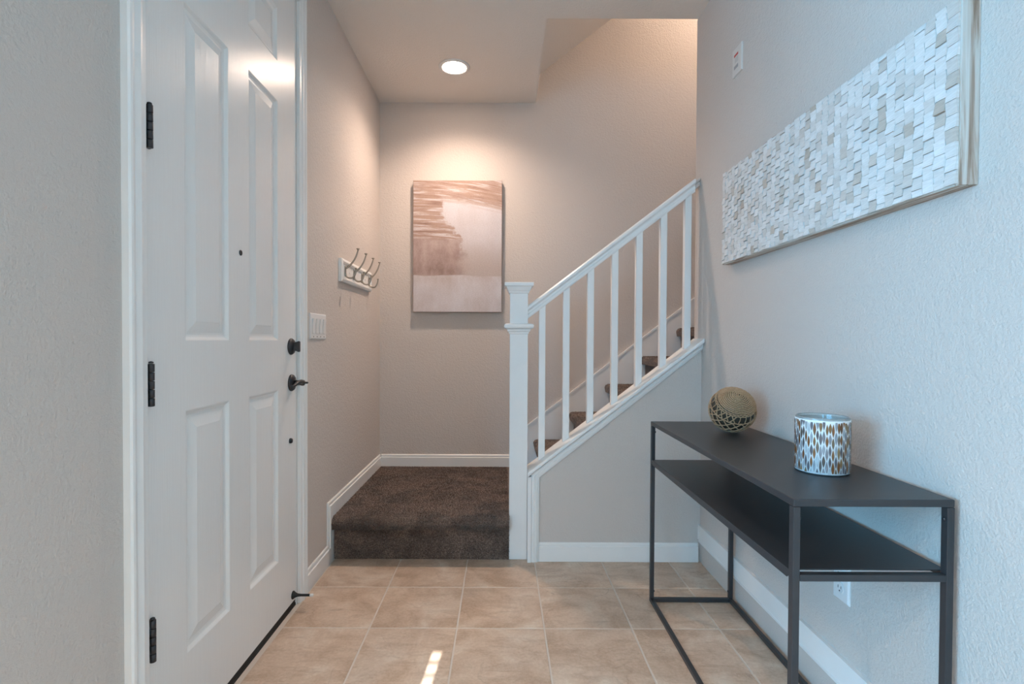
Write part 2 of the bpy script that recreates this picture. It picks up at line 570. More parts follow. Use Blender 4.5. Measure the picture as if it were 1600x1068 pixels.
# hidden shell: stairwell above and beyond, room behind the camera
mb = wall_mesh('Y', YE - .115, YE, XR + .115, 3.4, -.02, 5.4)
mb.box(.115, XR + .115, YE - .115, YE, H + .12, 5.4)
struct(mb, 'wall_stairwell_front', 'wall', 'wall enclosing the upper stair flight beyond the right wall', 'wall')
struct(wall_mesh('X', .115, .232, YE, YB, H + .121, 5.4), 'wall_stairwell_side', 'wall', 'upper stairwell side wall above the landing ceiling', 'wall')
struct(wall_mesh('X', 3.4, 3.5, YE, YB, -.02, 5.4), 'wall_stairwell_end', 'wall', 'end wall at the top of the stairs', 'wall')
struct(wall_mesh('Y', .86, .98, XW, XL - .12, -.02, H), 'wall_front', 'wall', 'living room wall left of the entry', 'wall')
struct(wall_mesh('X', XW - .1, XW, YW, .98, -.02, H, [WIN1]), 'wall_far_left', 'wall', 'far living room wall with the large window', 'wall')
SLX, SLZ0, SLZ1 = -.225 - .076 * 5.47, 1.80, 2.01  # slit added to let a thin strip of sun onto the hall floor
struct(wall_mesh('Y', YW - .05, YW, XW - .1, XR + .115, -.02, H, [FILL_WIN, (SLX - .017, SLX + .019, SLZ0, SLZ1)]), 'wall_rear', 'wall',
       'rear wall behind the camera with the added fill window and sun slit', 'wall')

# ceiling with bullnosed edges around the stair opening
bm = bmesh.new()
X0, X1, Y0 = XW - .1, XR + .115, YW - .05
poly = [(X0, Y0), (X1, Y0), (X1, YE), (.232, YE), (.232, YB), (XL - .12, YB), (XL - .12, .98), (X0, .98)]
vs = [bm.verts.new((x, y, H)) for x, y in poly]
f = bm.faces.new(vs)
r = bmesh.ops.extrude_face_region(bm, geom=[f])
for e in r['geom']:
    if isinstance(e, bmesh.types.BMVert): e.co.z = H + .12
bm.edges.ensure_lookup_table()
sel = []
for e in bm.edges:
    a, b = e.verts
    if abs(a.co.z - H) < 1e-4 and abs(b.co.z - H) < 1e-4:
        if (abs(a.co.x - .232) < 1e-4 and abs(b.co.x - .232) < 1e-4) or \
           (abs(a.co.y - YE) < 1e-4 and abs(b.co.y - YE) < 1e-4):
            sel.append(e)
bmesh.ops.bevel(bm, geom=sel, offset=.016, segments=4, affect='EDGES', profile=.5)
mb = MB(); mb.addbm(bm)
struct(mb, 'ceiling', 'ceiling', 'flat greige ceiling with a rounded edge at the stair opening', 'ceiling')
# sloped soffit over the stairs
def soff(x): return 2.954 + .771 * (x - .274)
mb = MB()
mb.prism([(.233, soff(.233)), (1.5, soff(1.5)), (3.4, soff(1.5)), (3.4, soff(1.5) + .1), (1.45, soff(1.5) + .1), (.233, soff(.233) + .13)], 'Y', YE + .0005, YB - .0005)
struct(mb, 'ceiling_stairwell', 'ceiling', 'sloped ceiling rising over the stairs', 'ceiling')

# floor base (grout level) and the tiles
TP, TG = .3345, .0055
TX0, TY0 = .1675, 2.0125
mb = MB(); mb.box(XW - .1, XR, YW - .05, YRISE + .06, -.05, -.0012)
floor = struct(mb, 'floor', 'grout', 'tan stone look tile floor with pale grout lines', 'floor')
full = None
def tile_mesh(w, d):
    mb = MB(); c = .0016; t = .0
    rs = [[(-w / 2 + k, -d / 2 + k, z), (w / 2 - k, -d / 2 + k, z), (w / 2 - k, d / 2 - k, z), (-w / 2 + k, d / 2 - k, z)]
          for k, z in ((0, -.004), (0, -.0014), (c, t))]
    mb.rings(rs, smooth=False)
    return mb.mesh('tile', M['tile'])
full = tile_mesh(TP - TG, TP - TG)
for i in range(-4, 4):
    for j in range(-6, 3):
        x0, x1 = TX0 + i * TP + TG / 2, TX0 + (i + 1) * TP - TG / 2
        y0, y1 = TY0 + j * TP + TG / 2, TY0 + (j + 1) * TP - TG / 2
        cx0, cx1 = max(x0, XL), min(x1, XR)
        cy1 = min(y1, YRISE if (x0 + x1) / 2 < .1 else YP)
        if cx1 - cx0 < .02 or cy1 - y0 < .02: continue
        whole = abs(cx1 - cx0 - x1 + x0) < 1e-6 and abs(cy1 - y1) < 1e-6
        me = full if whole else tile_mesh(cx1 - cx0, cy1 - y0)
        link('tile', me, floor, ((cx0 + cx1) / 2, (y0 + cy1) / 2, 0))
mb = MB(); mb.box(XW, XR, YW, TY0 - 6 * TP - .002, -.004, 0)
o = mb.obj('far_tiles', M['tile'], floor, (0, 0, 0))
mb = MB(); mb.box(XW, XL - .001, TY0 - 6 * TP, .859, -.004, 0)
o = mb.obj('side_tiles', M['tile'], floor, (0, 0, 0))

# ------------------------------------------------------------------ windows behind the camera, two of them added for light
def window(name, axis, a, u0, u1, z0, z1, nu, nz, label):
    mb = MB()
    t = .05
    def B(ua, ub, za, zb, d=.03):
        if axis == 'X': mb.box(a - d, a + d, ua, ub, za, zb)
        else: mb.box(ua, ub, a - d, a + d, za, zb)
    B(u0, u0 + t, z0, z1); B(u1 - t, u1, z0, z1); B(u0 + t, u1 - t, z0, z0 + t); B(u0 + t, u1 - t, z1 - t, z1)
    o = struct(mb, name, 'white', label, 'window')
    for k in range(1, nu):
        u = u0 + (u1 - u0) * k / nu; mb = MB(); B(u - .012, u + .012, z0 + t, z1 - t, .012); mb.obj('muntin', M['white'], o, (0, 0, 0))
    for k in range(1, nz):
        z = z0 + (z1 - z0) * k / nz; mb = MB(); B(u0 + t, u1 - t, z - .012, z + .012, .012); mb.obj('muntin', M['white'], o, (0, 0, 0))
window('window_1', 'X', XW - .05, *WIN1, 2, 1, 'large white framed window of the living room')
window('fill_window', 'Y', YW - .025, *FILL_WIN, 2, 1, 'added white framed fill window in the rear wall')  # added to give the half wall and newel cool fill from behind
mb = MB(); mb.box(SLX - .017, SLX + .019, YW - .045, YW - .03, SLZ0, SLZ0 + .008)  # added opening, its slats break the sun patch into dashes
o = struct(mb, 'sun_slit', 'white', 'added narrow slatted slit in the rear wall shaping the sun patch', 'window')
z = SLZ0 + .024
while z < SLZ1:
    mb = MB(); mb.prism([(YW - .042, z + .004), (YW - .02, z - .004), (YW - .02, z + .003), (YW - .042, z + .011)], 'X', SLX - .017, SLX + .019)
    mb.obj('slat', M['white'], o, (0, 0, 0))
    z += .0255

# ------------------------------------------------------------------ baseboards and trims
BB = [(0, 0), (0, .004), (.004, .0075), (.012, .0085), (.014, .0065), (.018, .0065), (.021, .0125), (.084, .0125), (.084, 0)]
BBF = [(d if d < .05 else .0935, t) for d, t in BB]     # on the tile floor
def bbrun(name, path, to3d, label, prof=BB):
    mb = sweep(MB(), path, prof, to3d)
    return struct(mb, name, 'white', label, 'baseboard')
# left wall: up over the landing step
pl = [(2.287, .0945), (2.574, .0945), (2.574, .303), (YB - .001, .303)]
mb = MB()
sweep(mb, pl, BB, lambda p, t: (XL + t, p.x, p.y))
mb.box(XL, XL + .0125, 2.287, 2.6465, 0, .012)
mb.box(XL, XL + .0125, 2.64, 2.6485, 0, .10)
struct(mb, 'baseboard_left', 'white', 'white baseboard stepping up the left wall onto the landing', 'baseboard')
bbrun('baseboard_back', [(XL + .0126, .303), (.150, .303)], lambda p, t: (p.x, YB - t, p.y), 'white baseboard along the back of the carpeted landing')
bbrun('baseboard_panel', [(.190, .0945), (XR - .0126, .0945)], lambda p, t: (p.x, YP - t, p.y), 'white baseboard under the triangular half wall', BBF)
bbrun('baseboard_right', [(YP - .0001, .0945), (YW, .0945)], lambda p, t: (XR - t, p.x, p.y), 'white baseboard running behind the console table', BBF)
# skirt board of the stairs on the back wall
def skz(x): return .513 + .770 * (x - .184) + .002
mb = MB()
SK = [(0, 0), (0, .010), (.006, .012), (.008, .012), (.36, .012), (.36, 0)]
x0, x1 = .151, 2.6
mb.prism([(x0, LZ), (x1, LZ), (x1, skz(x1)), (x0, skz(x0))], 'Y', YB - .012, YB)
mb.prism([(x0, skz(x0) - .016), (x1, skz(x1) - .016), (x1, skz(x1)), (x0, skz(x0))], 'Y', YB - .016, YB - .012)
struct(mb, 'trim_1', 'white', 'white skirt board climbing the back wall beside the stairs', 'trim')
# cap on the half wall
mb = MB()
cx0, cx1 = .131, XR - .001
prof = [(2.598, .004), (2.596, .008), (2.596, .018), (2.600, .023), (2.752, .023), (2.756, .018), (2.756, .004), (2.752, 0), (2.602, 0)]
mb.rings([[(x, y, panel_z(x) + d) for y, d in prof] for x in (cx0, cx1)], smooth=False)
struct(mb, 'trim_2', 'white', 'sloped white cap board on the half wall under the balusters', 'trim')
# moulding under the cap, turning down the left end
CM = [(0, 0), (0, .016), (.004, .019), (.014, .020), (.016, .016), (.019, .016), (.021, .018), (.032, .015), (.034, .011), (.039, .010), (.041, .007), (.041, 0)]
xe = XR - .001
mb = sweep(MB(), [(.149, 0), (.149, panel_z(.149) - .001), (xe, panel_z(xe) - .001)], CM, lambda p, t: (min(p.x, xe), YP - t, p.y))
mb.box(.131, .1485, YP - .022, YE, 0, panel_z(.131) - .001)
struct(mb, 'trim_3', 'white', 'white moulding framing the left end and slope of the half wall', 'trim')
# inner skirt behind the half wall
mb = MB()
mb.prism([(.149, LZ), (XR, LZ), (XR, panel_z(XR) - .02), (.149, panel_z(.149) - .02)], 'Y', YE + .0005, YE + .010)
struct(mb, 'trim_4', 'white', 'white skirt board on the stair side of the half wall', 'trim')
# door casing
CS = [(0, 0), (0, .011), (.004, .014), (.018, .015), (.022, .019), (.030, .0205), (.046, .0165), (.05, .019), (.058, .021), (.064, .020), (.068, .016), (.068, 0)]
mb = MB()
ci0, ci1, ciz = D0 - .006, D1 + .008, DZ + .004
sweep(mb, [(ci1, 0), (ci1, ciz), (ci0, ciz), (ci0, 0)], CS, lambda p, t: (XL + t, p.x, p.y))
# jamb lining, stop, threshold
for y0, y1 in ((D0 - .0, D0 + .006), (D1 - .006, D1)): mb.box(XL - .119, XL + .001, y0, y1, 0, DZ)
mb.box(XL - .119, XL + .001, D0, D1, DZ - .006, DZ)
struct(mb, 'trim_5', 'white', 'white moulded casing around the entry door', 'trim')
mb = MB(); mb.box(XL - .119, XL - .002, D0 + .006, D1 - .006, -.002, .010)
o = struct(mb, 'trim_6', 'rubber', 'dark threshold under the entry door', 'trim')

# ------------------------------------------------------------------ entry door
dy0, dy1, dz0, dz1 = 1.271, 2.185, .030, 2.476
door = link('door_1', None, None, (XL, dy0, 0)); door.empty_display_size = .1
tag(door, 'tall white six panel entry door with black hinges and lever', 'door', kind='structure')
FX = XL + .001         # front face of the door
cols = [(1.424, 1.652), (1.784, 2.013)]
rows = [(.250, .909), (1.097, 2.000), (2.147, 2.345)]
mb = wall_mesh('X', FX - .012, FX, dy0, dy1, dz0, dz1, [(a, b, c, d) for a, b in cols for c, d in rows])
mb.box(FX - .044, FX - .0121, dy0, dy1, dz0, dz1)
o = part(mb, 'door_slab', 'door', door)
for a, b in cols:
    for c, d in rows:
        mb = MB()
        prof = [(0, 0), (.003, -.0015), (.010, -.0075), (.016, -.0095), (.022, -.0095), (.028, -.008), (.050, -.0025), (.053, -.0015)]
        rs = [[(FX + h, a + k, c + k), (FX + h, b - k, c + k), (FX + h, b - k, d - k), (FX + h, a + k, d - k)] for k, h in prof]
        mb.rings(rs, cap=False, smooth=False)
        mb.quad(rs[-1])
        part(mb, 'panel', 'door', door)
for zc in (.373, .990, 1.605, 2.222):
    hx, hy = XL + .0115, 1.268
    mb = MB()
    for k in range(5):
        za = zc - .051 + k * .0206
        mb.lathe((hx, hy, 0), [(.0055, za), (.0075, za + .0008), (.0075, za + .0190), (.0055, za + .0198)], 14)
    mb.lathe((hx, hy, 0), [(.003, zc + .0520), (.0058, zc + .0530), (.005, zc + .0560), (.002, zc + .0575)], 12)
    mb.box(XL + .0012, XL + .006, hy, hy + .012, zc - .050, zc + .050)
    part(mb, 'hinge', 'black', door)
# lever handle: round rose, curved lever pointing to the hinges, thumb button
def disc(mb, y, z, prof, n=28): mb.lathe((FX, y, z), prof, n, 'X')
lz, ly = .926, 2.138
mb = MB(); disc(mb, ly, lz, [(.034, 0), (.034, .004), (.030, .010), (.022, .013), (.014, .014)])
rose = part(mb, 'handle_rose', 'black', door)
mb = MB(); disc(mb, ly, lz, [(.011, .013), (.010, .036), (.012, .044), (.011, .052), (.005, .056)], 20)
lev = []
for k in range(11):
    t = k / 10
    lev.append((FX + .047 + .008 * math.sin(t * PI), ly - t * .112, lz + .010 * math.sin(t * PI * 1.15) - .004 * t))
mb.tube(lev, [.0095 - .004 * (k / 10) for k in range(11)], 10)
part(mb, 'lever', 'black', rose)
mb = MB(); disc(mb, ly + .004, lz, [(.004, .055), (.004, .064), (.0015, .068)], 12)
part(mb, 'lock_button', 'black', rose)
# deadbolt
bz, by = 1.072, 2.134
mb = MB(); disc(mb, by, bz, [(.033, 0), (.033, .005), (.028, .011), (.016, .014)])
db = part(mb, 'deadbolt', 'black', door)
mb = MB()
mb.rings([[(FX + x, by - .006 + .003 * e, bz - hh), (FX + x, by + .006 - .003 * e, bz - hh), (FX + x, by + .006 - .003 * e, bz + hh), (FX + x, by - .006 + .003 * e, bz + hh)]
          for x, hh, e in ((.012, .013, 0), (.02, .017, .2), (.034, .022, .5), (.038, .019, .9))], smooth=False)
part(mb, 'thumb_turn', 'black', db)
mb = MB(); mb.lathe((FX, 2.124, .694), [(.0105, 0), (.0105, .005), (.009, .009), (.004, .011)], 18, 'X')
part(mb, 'door_plug', 'black', door)
mb = MB(); mb.lathe((FX, 1.726, 1.381), [(.009, 0), (.009, .002), (.007, .003), (.0045, .0012)], 18, 'X')
part(mb, 'peephole', 'black', door)
# door stop with white tip
sy, sz = 2.150, .058
mb = MB(); mb.lathe((FX, sy, sz), [(.0165, 0), (.0165, .003), (.011, .010), (.0065, .020), (.005, .034), (.005, .070)], 18, 'X')
ds = part(mb, 'door_stop', 'rubber', door)
mb = MB(); mb.lathe((FX, sy, sz), [(.0048, .070), (.0062, .0705), (.0062, .082), (.0045, .084)], 16, 'X')
part(mb, 'rubber_tip', 'tip', ds)
mb = MB(); mb.box(FX - .040, FX - .004, dy0 + .002, dy1 - .002, .0105, dz0 - .0005)
part(mb, 'door_sweep', 'rubber', door)

# ------------------------------------------------------------------ stairs
stairs = thing('staircase', (.2, 3.2, 0), 'brown carpeted stairs with a wide landing turning up to the right', 'staircase')
def pile(mb, faces, n, ln):
    """short tapered tufts scattered over oriented rectangles; faces = (origin, u, v, normal)"""
    area = [f[1].cross(f[2]).length for f in faces]; tot = sum(area)
    for f, a in zip(faces, area):
        for _ in range(int(n * a / tot)):
            p = f[0] + f[1] * random.random() + f[2] * random.random()
            d = (f[3] + Vector((random.gauss(0, .45), random.gauss(0, .45), random.gauss(0, .45)))).normalized()
            s = d.orthogonal().normalized(); s.rotate(Matrix.Rotation(random.random() * 6.28, 3, d)) if False else None
            s = (s * math.cos(1.7) + d.cross(s) * math.sin(random.random() * 6.28)).normalized() * .0024
            q = p - f[3] * .003
            i = len(mb.v)
            mb.v += [tuple(q - s), tuple(q + s), tuple(q + d * (ln * (.6 + .7 * random.random())))]
            mb.f.append((i, i + 1, i + 2)); mb.sm.append(False)
# landing block with a bullnose
def nose_profile(yf, zt, depth, drop=.060, over=.038, r=.03):
    """(y, z) outline of a carpeted tread, front to back, for a riser at yf + over"""
    pts = [(yf + over, zt - drop)]
    pts.append((yf + .006, zt - drop))
    for k in range(9):
        a = PI + (PI / 2) * (k / 8)
        pts.append((yf + r + r * math.cos(a), zt - r - r * math.sin(a)))
    return pts
yn = 2.607
lp = [(YRISE, .0), ] + nose_profile(yn, LZ, 0, .060, YRISE - yn) + [(YB - .0128, LZ), (YB - .0128, 0)]
lx0, lx1 = XL + .0130, .0400
mb = MB(); mb.prism([(y, z) for y, z in lp], 'X', lx0, lx1)
# behind the newel the landing runs on to the first riser
mb.box(.0402, STX + .03, YE + .0105, YB - .0165, 0, LZ)
land = part(mb, 'landing', 'carpet', stairs)
mb = MB()
V3 = Vector
W = lx1 - lx0
fs = [(V3((lx0, yn + .03, LZ)), V3((W, 0, 0)), V3((0, YB - .02 - yn - .03, 0)), V3((0, 0, 1))),
      (V3((lx0, YRISE, 0.004)), V3((W, 0, 0)), V3((0, 0, LZ - .066)), V3((0, -1, 0)))]
for k in range(6):
    a = PI + (PI / 2) * ((k + .5) / 6)
    c = V3((lx0, yn + .03 + .03 * math.cos(a), LZ - .03 - .03 * math.sin(a)))
    nn = V3((0, math.cos(a), -math.sin(a)))
    fs.append((c, V3((W, 0, 0)), V3((0, .008 * nn.z, -.008 * nn.y)), nn))
fs.append((V3((lx0, yn, LZ - .058)), V3((W, 0, 0)), V3((0, 0, .03)), V3((0, -1, 0))))
pile(mb, fs, 90000, .0085)
o = part(mb, 'carpet_pile', 'carpet', stairs); tag(o, kind='stuff')
for n in range(1, 11):
    xn = STX + STG * (n - 1); zt = LZ + STR * n
    if xn > 2.55: break
    prof = nose_profile(xn, zt, 0, .055, .034, .027)
    xb = xn + STG + .034 - .001
    poly = [(xn + .034, zt - STR + .0005)] + prof + [(xb, zt), (xb, zt - STR + .0005)]
    mb = MB(); mb.prism(poly, 'Y', YE + .0105, YB - .0165)
    st = part(mb, 'step', 'carpet', stairs)
    if n <= 6:
        mb = MB()
        L = YB - .017 - YE - .011
        fs = [(V3((xn + .027, YE + .011, zt)), V3((STG, 0, 0)), V3((0, L, 0)), V3((0, 0, 1)))]
        for k in range(5):
            a = PI + (PI / 2) * ((k + .5) / 5); nn = V3((math.cos(a), 0, -math.sin(a)))
            fs.append((V3((xn + .027 + .027 * math.cos(a), YE + .011, zt - .027 - .027 * math.sin(a))), V3((0, L, 0)), V3((.008 * nn.z, 0, -.008 * nn.x)), nn))
        pile(mb, fs, 7000, .007)
        o = part(mb, 'step_pile', 'carpet', st, WO[stairs]); tag(o, kind='stuff')

# ------------------------------------------------------------------ railing
YC = 2.6895
rail = thing('stair_railing', (.085, 2.6965, 0), 'white stair railing with square newel post and seven balusters', 'railing')
nx, ny, hw = .0853, 2.6965, .0445
mb = MB(); mb.sqlathe(nx, ny, [(hw, 0.0), (hw, 1.358)])
np_ = part(mb, 'newel_post', 'white', rail)
mb = MB(); mb.sqlathe(nx, ny, [(hw + .0005, 1.334), (hw + .005, 1.337), (hw + .006, 1.344), (hw + .012, 1.352), (hw + .017, 1.364), (hw + .018, 1.369),
                               (hw + .0265, 1.370), (hw + .0275, 1.372), (hw + .0275, 1.386), (hw + .026, 1.388), (.004, 1.396)])
part(mb, 'newel_cap', 'white', np_)
mb = MB()
pr = [(hw + .0005, 1.132), (hw + .004, 1.134), (hw + .005, 1.142), (hw + .011, 1.146), (hw + .014, 1.156), (hw + .020, 1.158)]
for k in range(7):
    a = -PI / 2 + PI * k / 6
    pr.append((hw + .018 + .011 * math.cos(a), 1.171 + .0125 * math.sin(a)))
pr.append((hw + .0005, 1.185))
mb.sqlathe(nx, ny, pr)
part(mb, 'newel_collar', 'white', np_)
def rz(x): return 1.2475 + .765 * (x - .137)     # centre of the rail
ca = math.cos(math.atan(.765))
RP = [(-.019, -.026), (-.0215, -.020), (-.0215, -.013), (-.017, -.006), (-.017, .000), (-.022, .005), (-.029, .008), (-.0305, .013), (-.029, .019), (-.022, .0245), (-.010, .0265)]
RP = RP + [(-a, b) for a, b in reversed(RP)]
mb = MB()
mb.rings([[(x, YC + a, rz(x) + b / ca) for a, b in RP] for x in (.1305, .966)], smooth=False)
part(mb, 'handrail', 'white', rail)
mb = MB()
mb.rings([[(x, YC + a * k, rz(x) + b * k / ca) for a, b in RP] for x, k in ((.966, .62), (XR - .0012, .62))], smooth=False)
part(mb, 'wall_bracket', 'wall', rail)
for i in range(7):
    bx = .2035 + .1218 * i; h = .0158
    mb = MB()
    rs = []
    for zf in (lambda x: panel_z(x) + .0232, lambda x: rz(x) - .026 / ca - .0002):
        rs.append([(bx - h, YC - h, zf(bx - h)), (bx + h, YC - h, zf(bx + h)), (bx + h, YC + h, zf(bx + h)), (bx - h, YC + h, zf(bx - h))])
    mb.rings(rs, smooth=False)
    part(mb, 'baluster', 'white', rail)

# ------------------------------------------------------------------ recessed ceiling light
def can_light(name, x, y, z, r, mat, label, watt=0, col=None, cone=148):
    t = thing(name, (x, y, z), label, 'ceiling light')
    mb = MB(); R = r * 1.42
    mb.lathe((x, y, z), [(R, 0), (R, -.003), (R - .006, -.007), (r + .010, -.008), (r + .001, -.004), (r + .001, 0)], 40)
    part(mb, 'trim_ring', 'plastic', t)
    mb = MB()
    mb.lathe((x, y, z), [(r, -.001), (r, -.0065), (r * .97, -.008), (r * .9, -.009), (r * .4, -.010), (.002, -.0102)], 40)
    part(mb, 'lens', mat, t)
    if watt:
        l = bpy.data.lights.new('downlight_bulb', 'SPOT')
        l.energy, l.color, l.spot_size, l.spot_blend, l.shadow_soft_size = watt, col, math.radians(cone), 1.0, r * .8
        b = bpy.data.objects.new('downlight_bulb', l)
        COL.objects.link(b)
        b.parent = t
        b.location = (0, 0, -.013)
    return t
can_light('recessed_light', -.292, 3.212, H, .066, 'lamp', 'round lit recessed downlight in the ceiling over the landing', LAMP_W, LAMP_COL)
can_light('recessed_light', 1.66, 3.25, soff(1.5), .08, 'stairlamp', 'warm recessed downlight high over the upper stairs')
can_light('recessed_light', -.25, -1.7, H, .075, 'fill_lamp', 'added fill downlight in the hall ceiling behind the camera', FILL_W, FILL_COL)  # added out of view to lift the door, left wall and half wall
can_light('recessed_light', -1.7, -.7, H, .075, 'fill_lamp', 'added fill downlight in the living room nearest the entry', FILL_W, FILL_COL)  # this one and the next are added fill too
can_light('recessed_light', -1.7, -2.5, H, .075, 'fill_lamp', 'added fill downlight in the living room farthest from the entry', FILL_W, FILL_COL)

# ------------------------------------------------------------------ canvas on the back wall
px0, px1, pz0, pz1 = -.612, -.002, 1.293, 2.194
cv = thing('canvas_painting', ((px0 + px1) / 2, YB - .02, pz0), 'abstract blush brown and cream canvas on the landing wall', 'painting')
mb = MB(); mb.cbox(px0, px1, YB - .038, YB - .0005, pz0, pz1, .0015)
part(mb, 'stretched_canvas', 'canvas_side', cv)
mb = MB(); mb.box(px0 + .0015, px1 - .0015, YB - .0388, YB - .0381, pz0 + .0015, pz1 - .0015)
part(mb, 'printed_face', 'paint', cv)

# ------------------------------------------------------------------ coat hooks
hy0, hy1, hz0, hz1 = 2.763, 3.392, 1.405, 1.526
hk = thing('coat_rack', (XL, (hy0 + hy1) / 2, hz0), 'white framed board with four nickel coat hooks on left wall', 'coat rack')
mb = MB()
rp = [(0, 0), (0, .015), (.004, .017), (.010, .020), (.016, .021), (.020, .018), (.024, .018), (.027, .013), (.030, .012)]
rs = [[(XL + t, hy0 + k, hz0 + k), (XL + t, hy1 - k, hz0 + k), (XL + t, hy1 - k, hz1 - k), (XL + t, hy0 + k, hz1 - k)] for k, t in rp]
mb.rings(rs, cap=True, smooth=False)
part(mb, 'backboard', 'white', hk)
def hook(yc):
    zc = 1.466; bx = XL + .012
    mb = MB()
    rs = []
    for k, x in ((1.0, 0), (1.0, .003), (.7, .006), (.3, .007)):
        rs.append([(bx + x, yc + .011 * k * math.cos(a) * (1 - .25 * abs(math.sin(a))), zc + .030 * k * math.sin(a)) for a in [2 * PI * j / 20 for j in range(20)]])
    mb.rings(rs)
    h = part(mb, 'hook', 'nickel', hk)
    mb = MB()
    up_ = []
    for k in range(17):
        t = k / 16
        # s-shaped arm rising outwards
        x = .004 + .066 * (3 * t * t - 2 * t ** 3) * .35 + .066 * t * .65
        zz = zc + .014 + .022 * t + .075 * t ** 2.2
        up_.append((bx + x, yc, zz))
    mb.tube(up_, [.0060 - .0020 * (k / 16) for k in range(17)], 10)
    tip = Vector(up_[-1])
    mb.lathe(tip, [(.003, -.002), (.004, .001), (.0085, .006), (.009, .009), (.0065, .0095), (.0045, .006)], 14)
    part(mb, 'upper_arm', 'nickel', h, WO[hk])
    mb = MB()
    lo = []
    for k in range(15):
        a = PI * .97 + PI * 1.02 * (k / 14)
        lo.append((bx + .031 + .028 * math.cos(a), yc, zc - .012 + .026 * math.sin(a) + .022 * max(0, (k - 9) / 5)))
    mb.tube(lo, [.0054 - .0010 * (k / 14) for k in range(15)], 10)
    tp = Vector(lo[-1])
    mb.lathe(tp, [(.003, -.003), (.0055, .001), (.007, .005), (.0045, .008)], 12)
    part(mb, 'lower_arm', 'nickel', h, WO[hk])
    for dz in (.020, -.020):
        mb = MB(); mb.lathe((bx + .0035, yc, zc + dz), [(.0035, 0), (.0035, .003), (.0015, .004)], 10, 'X')
        part(mb, 'screw', 'screw', h, WO[hk])
for i in range(4): hook(2.835 + .166 * i)
for yy in (2.918, 3.25):
    mb = MB(); mb.lathe((XL + .012, yy, 1.466), [(.0055, 0), (.005, .002), (.002, .0035)], 12, 'X')
    part(mb, 'screw_cover', 'plastic', hk)

# ------------------------------------------------------------------ switch plate, outlet, small printed plate
sw = thing('light_switch', (XL, 2.445, 1.10), 'white four gang rocker switch plate beside the entry door', 'light switch')
mb = MB()
ya, yb, za, zb = 2.342, 2.552, 1.102, 1.219
rs = [[(XL + t, ya + k, za + k), (XL + t, yb - k, za + k), (XL + t, yb - k, zb - k), (XL + t, ya + k, zb - k)] for k, t in ((0, 0), (0, .003), (.004, .006), (.006, .0065))]
mb.rings(rs, smooth=False)
part(mb, 'cover_plate', 'plastic', sw)
for i in range(4):
    yc = 2.447 + (i - 1.5) * .046
    mb = MB(); mb.box(XL + .0066, XL + .0072, yc - .0182, yc + .0182, 1.126, 1.195)
    g = part(mb, 'switch_frame', 'paleprint', sw)
    mb = MB(); mb.prism([(XL + .0073, 1.1275), (XL + .0085, 1.1275), (XL + .0098, 1.1605), (XL + .0128, 1.1935), (XL + .0073, 1.1935)], 'Y', yc - .0165, yc + .0165)
    part(mb, 'rocker', 'plastic', sw)
    mb = MB(); mb.lathe((XL + .0066, yc, 1.1135), [(.003, 0), (.003, .0008), (.001, .0012)], 10, 'X')
    part(mb, 'screw', 'slot', sw)
ol = thing('wall_outlet', (XR, 1.53, .35), 'white duplex wall outlet low on the wall behind the console table', 'outlet')
mb = MB(); ya, yb, za, zb = 1.496, 1.568, .348, .464
rs = [[(XR - t, ya + k, za + k), (XR - t, yb - k, za + k), (XR - t, yb - k, zb - k), (XR - t, ya + k, zb - k)] for k, t in ((0, 0), (0, .003), (.004, .006), (.006, .0065))]
mb.rings(rs, smooth=False)
part(mb, 'cover_plate', 'plastic', ol)
for zc in (.3865, .4255):
    mb = MB(); mb.lathe((XR - .0066, 1.532, zc), [(.017, 0), (.017, -.0015), (.015, -.0022)], 24, 'X')
    s_ = part(mb, 'socket', 'plastic', ol)
    for dy in (-.0065, .0065):
        mb = MB(); mb.box(XR - .0094, XR - .0089, 1.532 + dy - .0011, 1.532 + dy + .0011, zc - .002, zc + .006)
        part(mb, 'slot', 'slot', s_, WO[ol])
    mb = MB(); mb.lathe((XR - .0089, 1.532, zc - .0085), [(.0026, 0), (.0026, -.0005)], 10, 'X')
    part(mb, 'slot', 'slot', s_, WO[ol])
wp = thing('wall_plate', (XR, 2.25, 2.23), 'small white printed wall plate with a red bar high on right wall', 'wall plate')
mb = MB(); ya, yb, za, zb = 2.216, 2.300, 2.228, 2.343
rs = [[(XR - t, ya + k, za + k), (XR - t, yb - k, za + k), (XR - t, yb - k, zb - k), (XR - t, ya + k, zb - k)] for k, t in ((0, 0), (0, .006), (.003, .008))]
mb.rings(rs, smooth=False)
part(mb, 'plate', 'platewhite', wp)
for nm, mt, a, b, c, d in (('red_mark', 'red', 2.243, 2.282, 2.306, 2.316), ('pale_mark', 'paleprint', 2.243, 2.274, 2.279, 2.302),
                           ('grey_mark', 'greyprint', 2.243, 2.282, 2.254, 2.268)):
    mb = MB(); mb.box(XR - .0085, XR - .0081, a, b, c, d); part(mb, nm, mt, wp)

# ------------------------------------------------------------------ mosaic wall panel
ay0, ay1, az0, az1 = 1.113, 2.300, 1.430, 1.822
AF = XR - .034
art = thing('mosaic_panel', (XR, (ay0 + ay1) / 2, az0), 'long whitewashed wood mosaic panel hanging above the console table', 'wall art')
mb = MB(); mb.box(AF, XR - .004, ay0 + .012, ay1 - .012, az0 + .012, az1 - .012); part(mb, 'backing', 'wood_h', art)
for nm, y0, y1 in (('end_board', ay0, ay0 + .0118), ('end_board', ay1 - .0118, ay1)):
    mb = MB(); mb.cbox(AF - .006, XR - .0005, y0, y1, az0, az1, .0012); part(mb, nm, 'wood_v', art)
for nm, z0, z1 in (('rail_board', az0, az0 + .0118), ('rail_board', az1 - .0118, az1)):
    mb = MB(); mb.cbox(AF - .006, XR - .0005, ay0 + .012, ay1 - .012, z0, z1, .0012); part(mb, nm, 'wood_h', art)
